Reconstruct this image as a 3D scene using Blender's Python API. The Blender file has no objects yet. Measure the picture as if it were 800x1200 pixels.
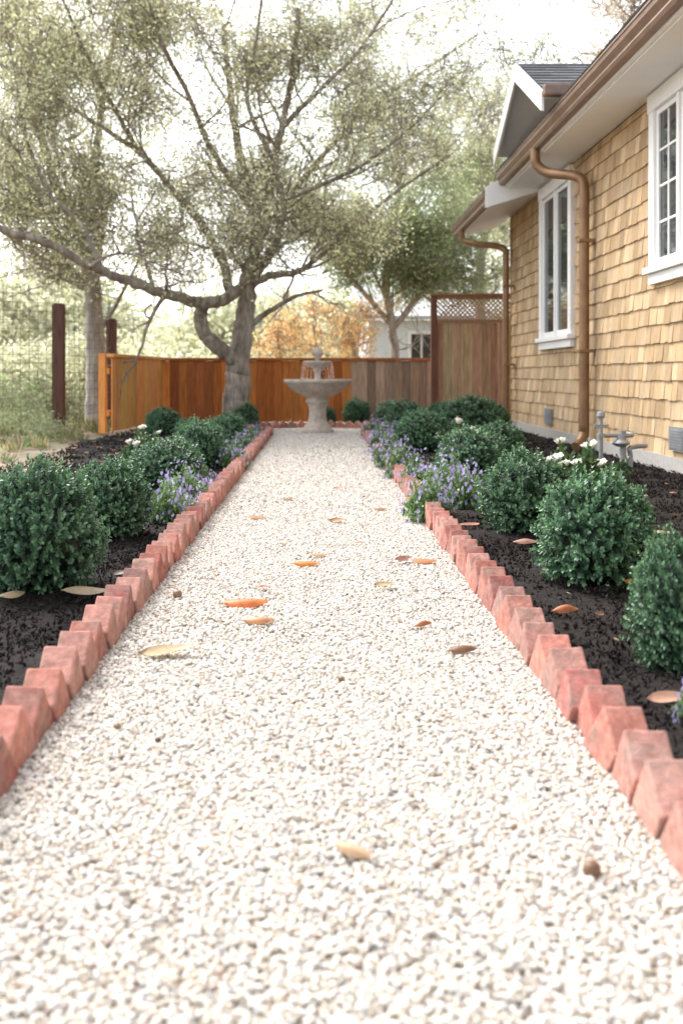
import bpy, math, random
import numpy as np
from mathutils import Vector, Matrix, Euler
random.seed(7); rng=np.random.default_rng(7)
scene=bpy.context.scene
F=1167.0; H=0.85
def P(px,py,Y): return Vector(((px-372)/F*Y, Y, H-(py-440)/F*Y))
def G(px,py):
    Y=F*H/(py-440); return ((px-372)/F*Y, Y)

# ------------------------------------------------------------ world / light
SUN_EL=math.radians(48); SUN_ROT=math.radians(-40)
w=bpy.data.worlds.new("World"); scene.world=w; w.use_nodes=True
nt=w.node_tree; nt.nodes.clear()
sky=nt.nodes.new('ShaderNodeTexSky'); sky.sky_type='NISHITA'; sky.sun_disc=False
sky.sun_elevation=SUN_EL; sky.sun_rotation=SUN_ROT; sky.dust_density=4.0; sky.air_density=1.0; sky.ozone_density=1.0
hs=nt.nodes.new('ShaderNodeHueSaturation'); hs.inputs['Saturation'].default_value=0.3
bg=nt.nodes.new('ShaderNodeBackground'); bg.inputs[1].default_value=0.52
wo=nt.nodes.new('ShaderNodeOutputWorld')
nt.links.new(sky.outputs[0],hs.inputs['Color']); nt.links.new(hs.outputs[0],bg.inputs[0]); nt.links.new(bg.outputs[0],wo.inputs[0])
ld=bpy.data.lights.new("sun","SUN"); ld.energy=2.8; ld.angle=math.radians(24); ld.color=(1,.96,.90)
lo=bpy.data.objects.new("sun",ld); scene.collection.objects.link(lo)
d=Vector((math.sin(SUN_ROT)*math.cos(SUN_EL), math.cos(SUN_ROT)*math.cos(SUN_EL), math.sin(SUN_EL)))
lo.rotation_euler=d.to_track_quat('Z','Y').to_euler(); lo.location=(0,0,20)
scene.view_settings.view_transform='Standard'; scene.view_settings.look='None'; scene.view_settings.exposure=0

cd=bpy.data.cameras.new("camera"); cam=bpy.data.objects.new("camera",cd); scene.collection.objects.link(cam)
cam.location=(0,0,H); cam.rotation_euler=(math.pi/2,0,0)
cd.sensor_fit='VERTICAL'; cd.sensor_height=36; cd.sensor_width=24; cd.lens=35
cd.shift_y=-160/1200; cd.shift_x=28/1200; cd.clip_end=1500; cd.clip_start=.05
cd.dof.use_dof=True; cd.dof.focus_distance=4.6; cd.dof.aperture_fstop=2.8
scene.camera=cam

# ------------------------------------------------------------ helpers
def link(ob,parent=None):
    scene.collection.objects.link(ob)
    if parent: ob.parent=parent
    return ob
def empty(name):
    e=bpy.data.objects.new(name,None); e.empty_display_size=.2; return link(e)

def mk(name,col=(.5,.5,.5),rough=.7,attr=False,nscale=8,namt=.25,bump=.3,bdist=.01,stretch=(1,1,1),metallic=0,trans=0,objrand=0,spec=.4,col2=None,fine=0):
    m=bpy.data.materials.new(name); m.use_nodes=True; t=m.node_tree; N=t.nodes; L=t.links
    b=N['Principled BSDF']; out=N['Material Output']
    tc=N.new('ShaderNodeTexCoord'); mp=N.new('ShaderNodeMapping'); mp.inputs['Scale'].default_value=stretch
    L.new(tc.outputs['Object'],mp.inputs[0])
    no=N.new('ShaderNodeTexNoise'); no.inputs['Scale'].default_value=nscale; no.inputs['Detail'].default_value=7; no.inputs['Roughness'].default_value=.65
    L.new(mp.outputs[0],no.inputs['Vector'])
    mr=N.new('ShaderNodeMapRange'); mr.inputs[1].default_value=.3; mr.inputs[2].default_value=.7; mr.inputs[3].default_value=1-namt; mr.inputs[4].default_value=1+namt
    L.new(no.outputs[0],mr.inputs[0])
    if attr:
        a=N.new('ShaderNodeAttribute'); a.attribute_name='Col'; csrc=a.outputs['Color']
    else:
        r=N.new('ShaderNodeRGB'); r.outputs[0].default_value=(*col,1); csrc=r.outputs[0]
    if col2:
        mx=N.new('ShaderNodeMix'); mx.data_type='RGBA'
        n2=N.new('ShaderNodeTexNoise'); n2.inputs['Scale'].default_value=nscale*.35; n2.inputs['Detail'].default_value=5; L.new(mp.outputs[0],n2.inputs['Vector'])
        m2=N.new('ShaderNodeMapRange'); m2.inputs[1].default_value=.42; m2.inputs[2].default_value=.6 if not fine else .75; L.new(n2.outputs[0],m2.inputs[0])
        L.new(m2.outputs[0],mx.inputs[0]); L.new(csrc,mx.inputs[6]); mx.inputs[7].default_value=(*col2,1); csrc=mx.outputs[2]
    sc=N.new('ShaderNodeVectorMath'); sc.operation='SCALE'; L.new(csrc,sc.inputs[0]); L.new(mr.outputs[0],sc.inputs['Scale']); c=sc.outputs[0]
    if objrand:
        oi=N.new('ShaderNodeObjectInfo'); m3=N.new('ShaderNodeMapRange'); m3.inputs[3].default_value=1-objrand; m3.inputs[4].default_value=1+objrand
        L.new(oi.outputs['Random'],m3.inputs[0]); s2=N.new('ShaderNodeVectorMath'); s2.operation='SCALE'; L.new(c,s2.inputs[0]); L.new(m3.outputs[0],s2.inputs['Scale']); c=s2.outputs[0]
    L.new(c,b.inputs['Base Color']); b.inputs['Roughness'].default_value=rough; b.inputs['Metallic'].default_value=metallic
    b.inputs['Specular IOR Level'].default_value=spec
    if bump:
        bp=N.new('ShaderNodeBump'); bp.inputs['Strength'].default_value=bump; bp.inputs['Distance'].default_value=bdist
        L.new(no.outputs[0],bp.inputs['Height']); L.new(bp.outputs[0],b.inputs['Normal'])
    if trans:
        tr=N.new('ShaderNodeBsdfTranslucent'); ms=N.new('ShaderNodeMixShader'); ms.inputs[0].default_value=trans
        s4=N.new('ShaderNodeVectorMath'); s4.operation='MULTIPLY'; L.new(c,s4.inputs[0]); s4.inputs[1].default_value=(1.25,1.25,1.0)
        s5=N.new('ShaderNodeVectorMath'); s5.operation='MINIMUM'; L.new(s4.outputs[0],s5.inputs[0]); s5.inputs[1].default_value=(.92,.92,.92)
        L.new(s5.outputs[0],tr.inputs[0]); L.new(b.outputs[0],ms.inputs[1]); L.new(tr.outputs[0],ms.inputs[2]); L.new(ms.outputs[0],out.inputs[0])
    return m

class MB:
    def __init__(s): s.v=[];s.f=[];s.c=[];s.m=[]
    def add(s,verts,faces,col=(1,1,1),mat=0):
        o=len(s.v); s.v+= [tuple(x) for x in verts]; s.f+=[tuple(i+o for i in f) for f in faces]
        s.c+=[(*col,1)]*len(verts); s.m+=[mat]*len(faces)
    def box(s,x0,x1,y0,y1,z0,z1,col=(1,1,1),mat=0,M=None):
        vs=[Vector(p) for p in ((x0,y0,z0),(x1,y0,z0),(x1,y1,z0),(x0,y1,z0),(x0,y0,z1),(x1,y0,z1),(x1,y1,z1),(x0,y1,z1))]
        if M: vs=[M@p for p in vs]
        s.add(vs,[(3,2,1,0),(4,5,6,7),(0,1,5,4),(1,2,6,5),(2,3,7,6),(3,0,4,7)],col,mat)
    def lathe(s,prof,n=32,c=(0,0,0),col=(1,1,1),mat=0,flute=0,nfl=0):
        vs=[];fs=[]
        for (r,z) in prof:
            for i in range(n):
                a=2*math.pi*i/n; rr=r*(1+flute*math.cos(nfl*a)) if flute else r
                vs.append((c[0]+rr*math.cos(a),c[1]+rr*math.sin(a),c[2]+z))
        for j in range(len(prof)-1):
            for i in range(n):
                k=(i+1)%n; fs.append((j*n+i,j*n+k,(j+1)*n+k,(j+1)*n+i))
        s.add(vs,fs,col,mat)
    def obj(s,name,mats,parent=None,bevel=0,smooth=False):
        me=bpy.data.meshes.new(name); me.from_pydata(s.v,[],s.f); 
        a=me.attributes.new('Col','FLOAT_COLOR','POINT'); a.data.foreach_set('color',np.array(s.c,dtype=np.float32).ravel())
        for m in mats: me.materials.append(m)
        me.polygons.foreach_set('material_index',s.m)
        if smooth: me.polygons.foreach_set('use_smooth',[True]*len(s.f))
        me.update()
        ob=link(bpy.data.objects.new(name,me),parent)
        if bevel:
            bv=ob.modifiers.new('b','BEVEL'); bv.width=bevel; bv.segments=2; bv.limit_method='ANGLE'
        return ob

def unit(a): return a/np.maximum(np.linalg.norm(a,axis=-1,keepdims=True),1e-6)
class LM: # leaf mass
    def __init__(s): s.V=[];s.Q=[];s.C=[];s.M=[];s.n=0
    def leaves(s,pos,dr,nr,ln,wd,col,mat=0,fold=.25,droop=0.0):
        pos=np.asarray(pos,float);N=len(pos);dr=unit(np.asarray(dr,float));nr=np.asarray(nr,float)
        sd=unit(np.cross(dr,nr)); up=np.cross(sd,dr)
        ln=np.broadcast_to(ln,(N,))[:,None]; wd=np.broadcast_to(wd,(N,))[:,None]
        f=fold*wd
        v=np.stack([pos, pos+dr*ln*.32+sd*wd*.5+up*f, pos+dr*ln*.72+sd*wd*.42+up*f-up*droop*ln*.4, pos+dr*ln-up*droop*ln,
                    pos+dr*ln*.72-sd*wd*.42+up*f-up*droop*ln*.4, pos+dr*ln*.32-sd*wd*.5+up*f],1)
        b=s.n+np.arange(N)[:,None]*6
        s.V.append(v.reshape(-1,3)); s.Q.append(np.concatenate([b+np.array([[0,1,2,3]]),b+np.array([[0,3,4,5]])],0))
        c=np.ones((N,6,4)); c[:,:,:3]=np.broadcast_to(col,(N,3))[:,None,:]; s.C.append(c.reshape(-1,4)); s.M.append(np.full(2*N,mat)); s.n+=6*N
    def quads(s,v,q,col,mat=0):
        v=np.asarray(v,float);q=np.asarray(q)+s.n; s.V.append(v); s.Q.append(q); c=np.ones((len(v),4)); c[:,:3]=col; s.C.append(c); s.M.append(np.full(len(q),mat)); s.n+=len(v)
    def stem(s,a,b,r,col,mat=0):
        a=np.array(a,float);b=np.array(b,float);d=unit(b-a); x=unit(np.cross(d,[.3,.9,.2])); y=np.cross(d,x)
        v=[];
        for p,rr in((a,r),(b,r*.6)):
            for k in range(3): v.append(p+rr*(x*math.cos(k*2.094)+y*math.sin(k*2.094)))
        s.quads(v,[[0,1,4,3],[1,2,5,4],[2,0,3,5]],col,mat)
    def mesh(s,name,mats):
        V=np.concatenate(s.V).astype(np.float32);Q=np.concatenate(s.Q).astype(np.int32);C=np.concatenate(s.C).astype(np.float32);M=np.concatenate(s.M).astype(np.int32)
        me=bpy.data.meshes.new(name); me.vertices.add(len(V)); me.vertices.foreach_set('co',V.ravel())
        me.loops.add(Q.size); me.loops.foreach_set('vertex_index',Q.ravel()); me.polygons.add(len(Q)); me.polygons.foreach_set('loop_start',np.arange(0,Q.size,4,dtype=np.int32))
        for m in mats: me.materials.append(m)
        me.polygons.foreach_set('material_index',M)
        me.update(calc_edges=True); me.validate()
        a=me.attributes.new('Col','FLOAT_COLOR','POINT'); a.data.foreach_set('color',C.ravel())
        return me

_ng={}
def inst_group(coll):
    if coll.name in _ng: return _ng[coll.name]
    g=bpy.data.node_groups.new('inst_'+coll.name,'GeometryNodeTree')
    g.interface.new_socket('Geometry',in_out='INPUT',socket_type='NodeSocketGeometry'); g.interface.new_socket('Geometry',in_out='OUTPUT',socket_type='NodeSocketGeometry')
    N=g.nodes;L=g.links; gi=N.new('NodeGroupInput');go=N.new('NodeGroupOutput'); ip=N.new('GeometryNodeInstanceOnPoints'); ci=N.new('GeometryNodeCollectionInfo')
    ci.inputs['Collection'].default_value=coll; ci.inputs['Separate Children'].default_value=True; ci.inputs['Reset Children'].default_value=True
    ip.inputs['Pick Instance'].default_value=True
    a=N.new('GeometryNodeInputNamedAttribute'); a.data_type='FLOAT_VECTOR'; a.inputs['Name'].default_value='rot'
    b=N.new('GeometryNodeInputNamedAttribute'); b.data_type='FLOAT_VECTOR'; b.inputs['Name'].default_value='scl'
    er=N.new('FunctionNodeEulerToRotation')
    L.new(gi.outputs[0],ip.inputs['Points']); L.new(ci.outputs[0],ip.inputs['Instance']); L.new(a.outputs[0],er.inputs[0]); L.new(er.outputs[0],ip.inputs['Rotation']); L.new(b.outputs[0],ip.inputs['Scale']); L.new(ip.outputs[0],go.inputs[0])
    _ng[coll.name]=g; return g
def instancer(name,pts,rots,scl,coll,parent=None):
    pts=np.asarray(pts,np.float32); n=len(pts)
    me=bpy.data.meshes.new(name); me.vertices.add(n); me.vertices.foreach_set('co',pts.ravel())
    r=me.attributes.new('rot','FLOAT_VECTOR','POINT'); r.data.foreach_set('vector',np.asarray(rots,np.float32).ravel())
    scl=np.asarray(scl,np.float32); 
    if scl.ndim==1: scl=np.repeat(scl[:,None],3,1)
    q=me.attributes.new('scl','FLOAT_VECTOR','POINT'); q.data.foreach_set('vector',scl.ravel())
    me.update(); ob=link(bpy.data.objects.new(name,me),parent)
    md=ob.modifiers.new('instances','NODES'); md.node_group=inst_group(coll); return ob
def src_coll(name,meshes):
    c=bpy.data.collections.new(name)
    for i,m in enumerate(meshes): c.objects.link(bpy.data.objects.new(name+'_piece',m))
    return c
def rrot(n): return rng.uniform(0,2*math.pi,(n,3))

# ------------------------------------------------------------ materials
M_ground=mk('soil_ground',(.26,.20,.145),.95,nscale=3,namt=.5,bump=.6,bdist=.03,col2=(.19,.165,.10))
M_mulch=mk('mulch',(.020,.0165,.0155),.95,nscale=30,namt=.6,bump=1,bdist=.02,spec=.15)
M_chip=mk('mulch_chip',(.021,.0172,.016),.9,nscale=20,namt=.4,bump=.5,bdist=.004,objrand=.55,spec=.12)
M_brick=mk('brick',attr=True,rough=.92,nscale=34,namt=.34,bump=.9,bdist=.008,col2=(.30,.20,.17),fine=1,spec=.15)
M_box=mk('boxwood_leaf',attr=True,rough=.42,nscale=3,namt=.2,bump=0,trans=.18,objrand=.12,spec=.5)
M_leaf=mk('tree_leaf',attr=True,rough=.5,nscale=2,namt=.22,bump=0,trans=.5,objrand=.28,spec=.4)
M_petal=mk('petal',attr=True,rough=.6,nscale=5,namt=.08,bump=0,trans=.3,spec=.2)
M_dry=mk('dry_leaf',attr=True,rough=.45,nscale=30,namt=.25,bump=.3,bdist=.003,trans=.12)
M_bark=mk('bark',(.25,.205,.17),.95,nscale=14,namt=.5,bump=1,bdist=.05,stretch=(1,1,.3),col2=(.38,.34,.29))
M_barkpale=mk('pale_bark',(.42,.38,.34),.95,nscale=12,namt=.4,bump=.8,bdist=.03,stretch=(1,1,.4),col2=(.31,.27,.24))
M_shingle=mk('cedar_shingle',attr=True,rough=.8,nscale=14,namt=.28,bump=.6,bdist=.005,stretch=(1,6,.5),spec=.2)
M_wood=mk('fence_wood',attr=True,rough=.8,nscale=12,namt=.35,bump=.5,bdist=.004,stretch=(3,3,.25),spec=.2)
M_white=mk('white_paint',(.87,.865,.85),.5,nscale=4,namt=.03,bump=.05)
M_copper=mk('brown_gutter',(.23,.15,.11),.38,nscale=5,namt=.2,bump=.05,metallic=.2,spec=.5)
M_spout=mk('copper_downspout',(.27,.155,.08),.36,nscale=5,namt=.25,bump=.05,metallic=.35,spec=.5)
M_roof=mk('asphalt_roof',attr=True,rough=.9,nscale=60,namt=.35,bump=.5,bdist=.004)
M_conc=mk('concrete',(.42,.40,.37),.9,nscale=20,namt=.15,bump=.3)
M_stone=mk('cast_stone',(.54,.46,.39),.9,nscale=18,namt=.22,bump=.5,bdist=.006,col2=(.42,.37,.32))
M_metal=mk('grey_metal',(.33,.34,.35),.45,nscale=8,namt=.2,bump=.1,metallic=.5)
M_wire=mk('galvanised_wire',(.22,.20,.18),.6,nscale=8,namt=.2,bump=0,metallic=.2)
def glassm(name,tint=(.03,.04,.045)):
    m=bpy.data.materials.new(name); m.use_nodes=True; b=m.node_tree.nodes['Principled BSDF']; b.inputs['Base Color'].default_value=(*tint,1); b.inputs['Roughness'].default_value=.04; b.inputs['Specular IOR Level'].default_value=.9; return m
M_glass=glassm('window_glass')
M_water=bpy.data.materials.new('water'); M_water.use_nodes=True
_b=M_water.node_tree.nodes['Principled BSDF']; _b.inputs['Transmission Weight'].default_value=.9; _b.inputs['Roughness'].default_value=.08; _b.inputs['IOR'].default_value=1.33; _b.inputs['Base Color'].default_value=(.95,.97,1,1)

# pebbles
def pebmat(name,voro=False):
    m=bpy.data.materials.new(name); m.use_nodes=True; t=m.node_tree;N=t.nodes;L=t.links;b=N['Principled BSDF']
    cr=N.new('ShaderNodeValToRGB'); cr.color_ramp.interpolation='LINEAR'
    E=[(0,(.20,.18,.165)),(.05,(.34,.285,.22)),(.14,(.49,.425,.345)),(.27,(.60,.545,.465)),(.42,(.66,.62,.56)),(.56,(.53,.475,.395)),(.68,(.62,.58,.52)),(.78,(.44,.43,.415)),(.87,(.66,.64,.61)),(.94,(.35,.345,.335)),(1,(.48,.35,.28))]
    el=cr.color_ramp.elements
    el[0].position=0; el[0].color=(*E[0][1],1); el[1].position=1; el[1].color=(*E[-1][1],1)
    for p,c in E[1:-1]:
        e=el.new(p); e.color=(*c,1)
    tc=N.new('ShaderNodeTexCoord')
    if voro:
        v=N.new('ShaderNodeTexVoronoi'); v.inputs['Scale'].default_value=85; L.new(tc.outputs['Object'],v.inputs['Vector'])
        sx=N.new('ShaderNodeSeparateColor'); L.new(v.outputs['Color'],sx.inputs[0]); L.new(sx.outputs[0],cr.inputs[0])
        mr=N.new('ShaderNodeMapRange'); mr.inputs[2].default_value=.7; mr.inputs[3].default_value=1; mr.inputs[4].default_value=.7; L.new(v.outputs['Distance'],mr.inputs[0])  # cells darken toward their edges: shade between stones put into the colour
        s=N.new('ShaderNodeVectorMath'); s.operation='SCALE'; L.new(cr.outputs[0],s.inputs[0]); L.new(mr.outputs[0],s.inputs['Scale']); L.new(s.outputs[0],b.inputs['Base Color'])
        bp=N.new('ShaderNodeBump'); bp.invert=True; bp.inputs['Distance'].default_value=.006; L.new(v.outputs['Distance'],bp.inputs['Height']); L.new(bp.outputs[0],b.inputs['Normal'])
    else:
        oi=N.new('ShaderNodeObjectInfo'); L.new(oi.outputs['Random'],cr.inputs[0])
        no=N.new('ShaderNodeTexNoise'); no.inputs['Scale'].default_value=1.5; no.inputs['Detail'].default_value=4; L.new(tc.outputs['Object'],no.inputs['Vector'])
        mr=N.new('ShaderNodeMapRange'); mr.inputs[1].default_value=.3; mr.inputs[2].default_value=.7; mr.inputs[3].default_value=.85; mr.inputs[4].default_value=1.1; L.new(no.outputs[0],mr.inputs[0])
        s=N.new('ShaderNodeVectorMath'); s.operation='SCALE'; L.new(cr.outputs[0],s.inputs[0]); L.new(mr.outputs[0],s.inputs['Scale']); L.new(s.outputs[0],b.inputs['Base Color'])
    b.inputs['Roughness'].default_value=.6; b.inputs['Specular IOR Level'].default_value=.3
    return m
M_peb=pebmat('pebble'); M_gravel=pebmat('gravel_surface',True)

# ------------------------------------------------------------ ground
def sheet(name,x0,x1,y0,y1,z,m):
    b=MB(); b.add([(x0,y0,z),(x1,y0,z),(x1,y1,z),(x0,y1,z)],[(0,1,2,3)]); return b.obj(name,[m])
sheet('ground',-600,600,-300,900,-.03,M_ground)
XL,XR=-.632,.61; CX,CY,CR=0.0,15.0,1.05
def in_path(x,y,pad=0.0):
    return ((x>XL-pad)&(x<XR+pad)&(y<14.6))|((x-CX)**2+(y-CY)**2<(CR+pad)**2)
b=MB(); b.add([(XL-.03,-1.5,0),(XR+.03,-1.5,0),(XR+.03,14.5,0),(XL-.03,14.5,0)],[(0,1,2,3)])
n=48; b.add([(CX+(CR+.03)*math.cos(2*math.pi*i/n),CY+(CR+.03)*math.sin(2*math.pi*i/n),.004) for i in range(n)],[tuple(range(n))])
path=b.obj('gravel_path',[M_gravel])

def lump(name,mat,sub=2,flat=(1,1,1),amp=.2,seed=0,smooth=True):
    import bmesh
    bm=bmesh.new(); bmesh.ops.create_icosphere(bm,subdivisions=sub,radius=1)
    from mathutils import noise
    for v in bm.verts:
        k=1+amp*noise.noise(v.co*1.1+Vector((seed*7.3,seed*3.1,0)))
        v.co=Vector((v.co.x*flat[0],v.co.y*flat[1],v.co.z*flat[2]))*k
    me=bpy.data.meshes.new(name); bm.to_mesh(me); bm.free(); me.materials.append(mat)
    if smooth: me.polygons.foreach_set('use_smooth',[True]*len(me.polygons))
    return me
pebs=[lump('pebble',M_peb,2,(1,random.uniform(.7,.95),random.uniform(.5,.7)),.5,i) for i in range(7)]
C_peb=src_coll('pebbles',pebs)
pp=[];ss=[]
for (y0,y1,dens,s0,s1) in((.7,3.2,21000,.0036,.0074),(3.2,6,14000,.0042,.0078),(6,10,7000,.0055,.009),(10,16.1,3400,.008,.012)):
    n=int((y1-y0)*1.3*dens); x=rng.uniform(XL-.02,XR+.02,n) if y1<12 else rng.uniform(-1.1,1.1,int(n*1.7)); y=rng.uniform(y0,y1,len(x))
    k=in_path(x,y,.02); x=x[k];y=y[k]; s=rng.uniform(s0,s1,len(x))*rng.choice([1,1,1,1,1,1.35],len(x)); pp.append(np.stack([x,y,rng.uniform(.0,.007,len(x))],1)); ss.append(s)
pp=np.concatenate(pp);ss=np.concatenate(ss); R=rrot(len(pp)); R[:,:2]=rng.normal(0,.4,(len(pp),2))
instancer('loose_gravel',pp,R,ss,C_peb,path)

# beds
from mathutils import noise as mn
def bed(name,x0,x1,y0,y1,test,base=.03,amp=.03):
    st=.06; nx=int((x1-x0)/st); ny=int((y1-y0)/st)
    vs=[];fs=[]
    for j in range(ny+1):
        for i in range(nx+1):
            x=x0+i*st;y=y0+j*st
            z=base+amp*mn.noise(Vector((x*3,y*3,1)))+.012*mn.noise(Vector((x*17,y*17,3))); vs.append((x,y,z))
    for j in range(ny):
        for i in range(nx):
            x=x0+(i+.5)*st;y=y0+(j+.5)*st
            if test(x,y): a=j*(nx+1)+i; fs.append((a,a+1,a+nx+2,a+nx+1))
    me=bpy.data.meshes.new(name); me.from_pydata(vs,[],fs); me.materials.append(M_mulch); me.polygons.foreach_set('use_smooth',[True]*len(fs))
    return link(bpy.data.objects.new(name,me))
bedR=bed('mulch_bed',.60,3.06,.6,17.2,lambda x,y: not in_path(x,y,.04))
bedL=bed('mulch_bed',-3.0,-.60,.6,17.2,lambda x,y: (not in_path(x,y,.04)) and x>-2.6+.35*math.sin(y*.9))
bedB=bed('mulch_bed',-.60,.60,15.6,17.2,lambda x,y: not in_path(x,y,.04))
chips=[lump('chip',M_chip,1,(1,random.uniform(.25,.7),random.uniform(.3,.6)),.9,i+20,False) for i in range(6)]
C_chip=src_coll('chips',chips)
pp=[];ss=[]
for (xa,xb) in((-2.8,-.64),(.62,3.02)):
    for (y0,y1,dens,s0,s1) in((1,5,4200,.003,.011),(5,9,1500,.005,.014),(9,17,350,.008,.022)):
        n=int((xb-xa)*(y1-y0)*dens); x=rng.uniform(xa,xb,n);y=rng.uniform(y0,y1,n); k=~in_path(x,y,.07); x=x[k];y=y[k]; pp.append(np.stack([x,y,rng.uniform(.015,.05,len(x))],1)); ss.append(rng.uniform(s0,s1,len(x)))
pp=np.concatenate(pp);ss=np.concatenate(ss); instancer('mulch_chips',pp,rrot(len(pp)),ss,C_chip,bedR)

# ------------------------------------------------------------ brick edging
def brickcol():
    c=random.choice([(.42,.17,.13),(.46,.20,.155),(.37,.145,.115),(.48,.24,.195),(.34,.135,.115),(.42,.22,.18),(.35,.20,.17)]); k=random.uniform(.82,1.12); return tuple(x*k for x in c)
def saw(name,pts,width=.088,step=.158,side=1):
    b=MB(); a=.115
    L=sum((pts[i+1]-pts[i]).length for i in range(len(pts)-1)); t=0
    acc=[0]
    for i in range(len(pts)-1): acc.append(acc[-1]+(pts[i+1]-pts[i]).length)
    while t<L:
        i=max(k for k in range(len(pts)-1) if acc[k]<=t); p=pts[i].lerp(pts[i+1],(t-acc[i])/(acc[i+1]-acc[i])); dv=(pts[i+1]-pts[i]).normalized()
        ang=math.atan2(dv.y,dv.x)-math.pi/2
        M=Matrix.Translation((p.x+random.uniform(-.006,.006),p.y,.050+random.uniform(-.007,.007)))@Matrix.Rotation(ang+random.uniform(-.06,.06),4,'Z')@Matrix.Rotation(math.radians(41+random.uniform(-5,5)),4,'X')@Matrix.Rotation(random.uniform(-.05,.05),4,'Y')
        b.box(-width/2,width/2,-a/2,a/2,-.17,a/2,brickcol(),0,M)
        t+=step*random.uniform(.96,1.04)
    ob=b.obj(name,[M_brick],bevel=.0055); return ob
V=Vector
saw('brick_edging',[V((XL-.047,.9,0)),V((XL-.047,14.2,0))])
saw('brick_edging',[V((XR+.047,.9,0)),V((XR+.047,14.2,0))])
arc=[V((CX+(CR+.04)*math.cos(a),CY+(CR+.04)*math.sin(a),0)) for a in np.linspace(-.65,math.pi+.65,40)]
saw('brick_edging',arc)

# ------------------------------------------------------------ boxwood
def boxwood(seed,nsh=1500):
    r=np.random.default_rng(seed); lm=LM()
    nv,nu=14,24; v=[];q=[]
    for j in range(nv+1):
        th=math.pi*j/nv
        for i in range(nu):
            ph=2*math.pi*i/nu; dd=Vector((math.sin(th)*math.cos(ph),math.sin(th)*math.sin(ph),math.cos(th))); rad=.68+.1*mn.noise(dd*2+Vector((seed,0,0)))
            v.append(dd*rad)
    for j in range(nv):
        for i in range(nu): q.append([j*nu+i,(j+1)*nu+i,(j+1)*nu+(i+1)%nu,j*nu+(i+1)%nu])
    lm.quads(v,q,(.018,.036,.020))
    D=unit(r.normal(size=(nsh,3))); D=D[D[:,2]>-.75]; n=len(D)
    lumpf=np.array([1+.22*mn.noise(Vector(d)*2.0+Vector((seed*5.,1,0)))+.2*mn.noise(Vector(d)*5+Vector((0,seed*3.,0))) for d in D])
    base=D*(r.uniform(.64,.88,n)*lumpf)[:,None]
    sd=unit(D+np.array([0,0,.45])+r.normal(0,.3,(n,3))); sl=r.uniform(.14,.30,n)
    for k in range(10):
        t=(k//2+.6)/5; pos=base+sd*(sl*t)[:,None]
        a=unit(np.cross(sd,r.normal(size=(n,3)))); 
        if k%2==0: last=a
        else: a=-last
        dr=a*.8+sd*(.5+.5*t)+r.normal(0,.12,(n,3)); nr=sd*1.0-a*.3+r.normal(0,.2,(n,3))
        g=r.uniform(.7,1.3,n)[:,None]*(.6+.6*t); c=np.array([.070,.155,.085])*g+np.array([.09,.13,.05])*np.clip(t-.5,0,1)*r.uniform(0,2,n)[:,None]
        lm.leaves(pos,dr,nr,r.uniform(.070,.10,n)*(1.05-.25*t),r.uniform(.038,.054,n),c,0,.12,.1)
    return lm.mesh('boxwood',[M_box])
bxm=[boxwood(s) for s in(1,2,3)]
def put_box(px,base,wpx,hpx,Y=None,dx=0):
    x,y=G(px,base); 
    if Y: y=Y; x=(px-372)/F*Y
    r=wpx/F*y/2/1.03; hz=hpx/F*y/1.85
    ob=link(bpy.data.objects.new('boxwood_shrub',random.choice(bxm))); ob.location=(x,y+r*.6,hz*.80); ob.scale=(r,r,hz); ob.rotation_euler=(random.uniform(-.12,.12),random.uniform(-.12,.12),random.uniform(0,6.28)); return ob
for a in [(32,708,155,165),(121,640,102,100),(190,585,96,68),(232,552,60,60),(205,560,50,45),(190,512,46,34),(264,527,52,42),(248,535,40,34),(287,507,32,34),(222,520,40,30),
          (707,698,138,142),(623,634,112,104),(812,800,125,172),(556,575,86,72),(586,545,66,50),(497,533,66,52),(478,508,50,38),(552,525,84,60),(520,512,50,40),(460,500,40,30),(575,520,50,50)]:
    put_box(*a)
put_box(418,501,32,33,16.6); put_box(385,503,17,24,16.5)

# ------------------------------------------------------------ flowering plants
def catmint(seed):
    r=np.random.default_rng(seed); lm=LM(); n=320
    D=unit(r.normal(size=(n,3))*[1,1,.6]+[0,0,.55]); Ls=r.uniform(.5,1.0,n)
    for i in range(n):
        if i%3==0: lm.stem([D[i,0]*.1,D[i,1]*.1,0],D[i]*Ls[i]*[1,1,.8],.006,(.10,.16,.07))
    for k in range(13):
        t=r.uniform(.2,.98,n); pos=D*(Ls*t)[:,None]*[1,1,.8]; lm.leaves(pos,D*.5+r.normal(0,.7,(n,3)),r.normal(0,.4,(n,3))+[0,0,1],r.uniform(.07,.14,n),r.uniform(.04,.07,n),np.array([.16,.27,.10])*r.uniform(.6,1.4,n)[:,None],0,.1)
    m=230; idx=r.integers(0,n,m); fp=D[idx]*(Ls[idx]*r.uniform(.85,1.2,m))[:,None]*[1,1,.88]
    ax=unit(D[idx]+r.normal(0,.5,(m,3))+[0,-.3,.3]); u=unit(np.cross(ax,r.normal(size=(m,3)))); w_=np.cross(ax,u)
    colr=np.array([.46,.40,.72])*r.uniform(.75,1.2,m)[:,None]
    for k in range(5):
        a=k*2*math.pi/5; lm.leaves(fp,u*math.cos(a)+w_*math.sin(a)+ax*.35,ax,.054,.046,colr,1,.05)
    return lm.mesh('flowering_plant',[M_box,M_petal])
cms=[catmint(s) for s in(11,12,13)]
def put_cat(px,base,wpx,hpx):
    x,y=G(px,base); r=wpx/F*y/2; hz=hpx/F*y/.85; ob=link(bpy.data.objects.new('purple_flowering_plant',random.choice(cms))); ob.location=(x,y+r*.4,.03); ob.scale=(r,r,hz); ob.rotation_euler=(0,0,random.uniform(0,6))
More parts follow.
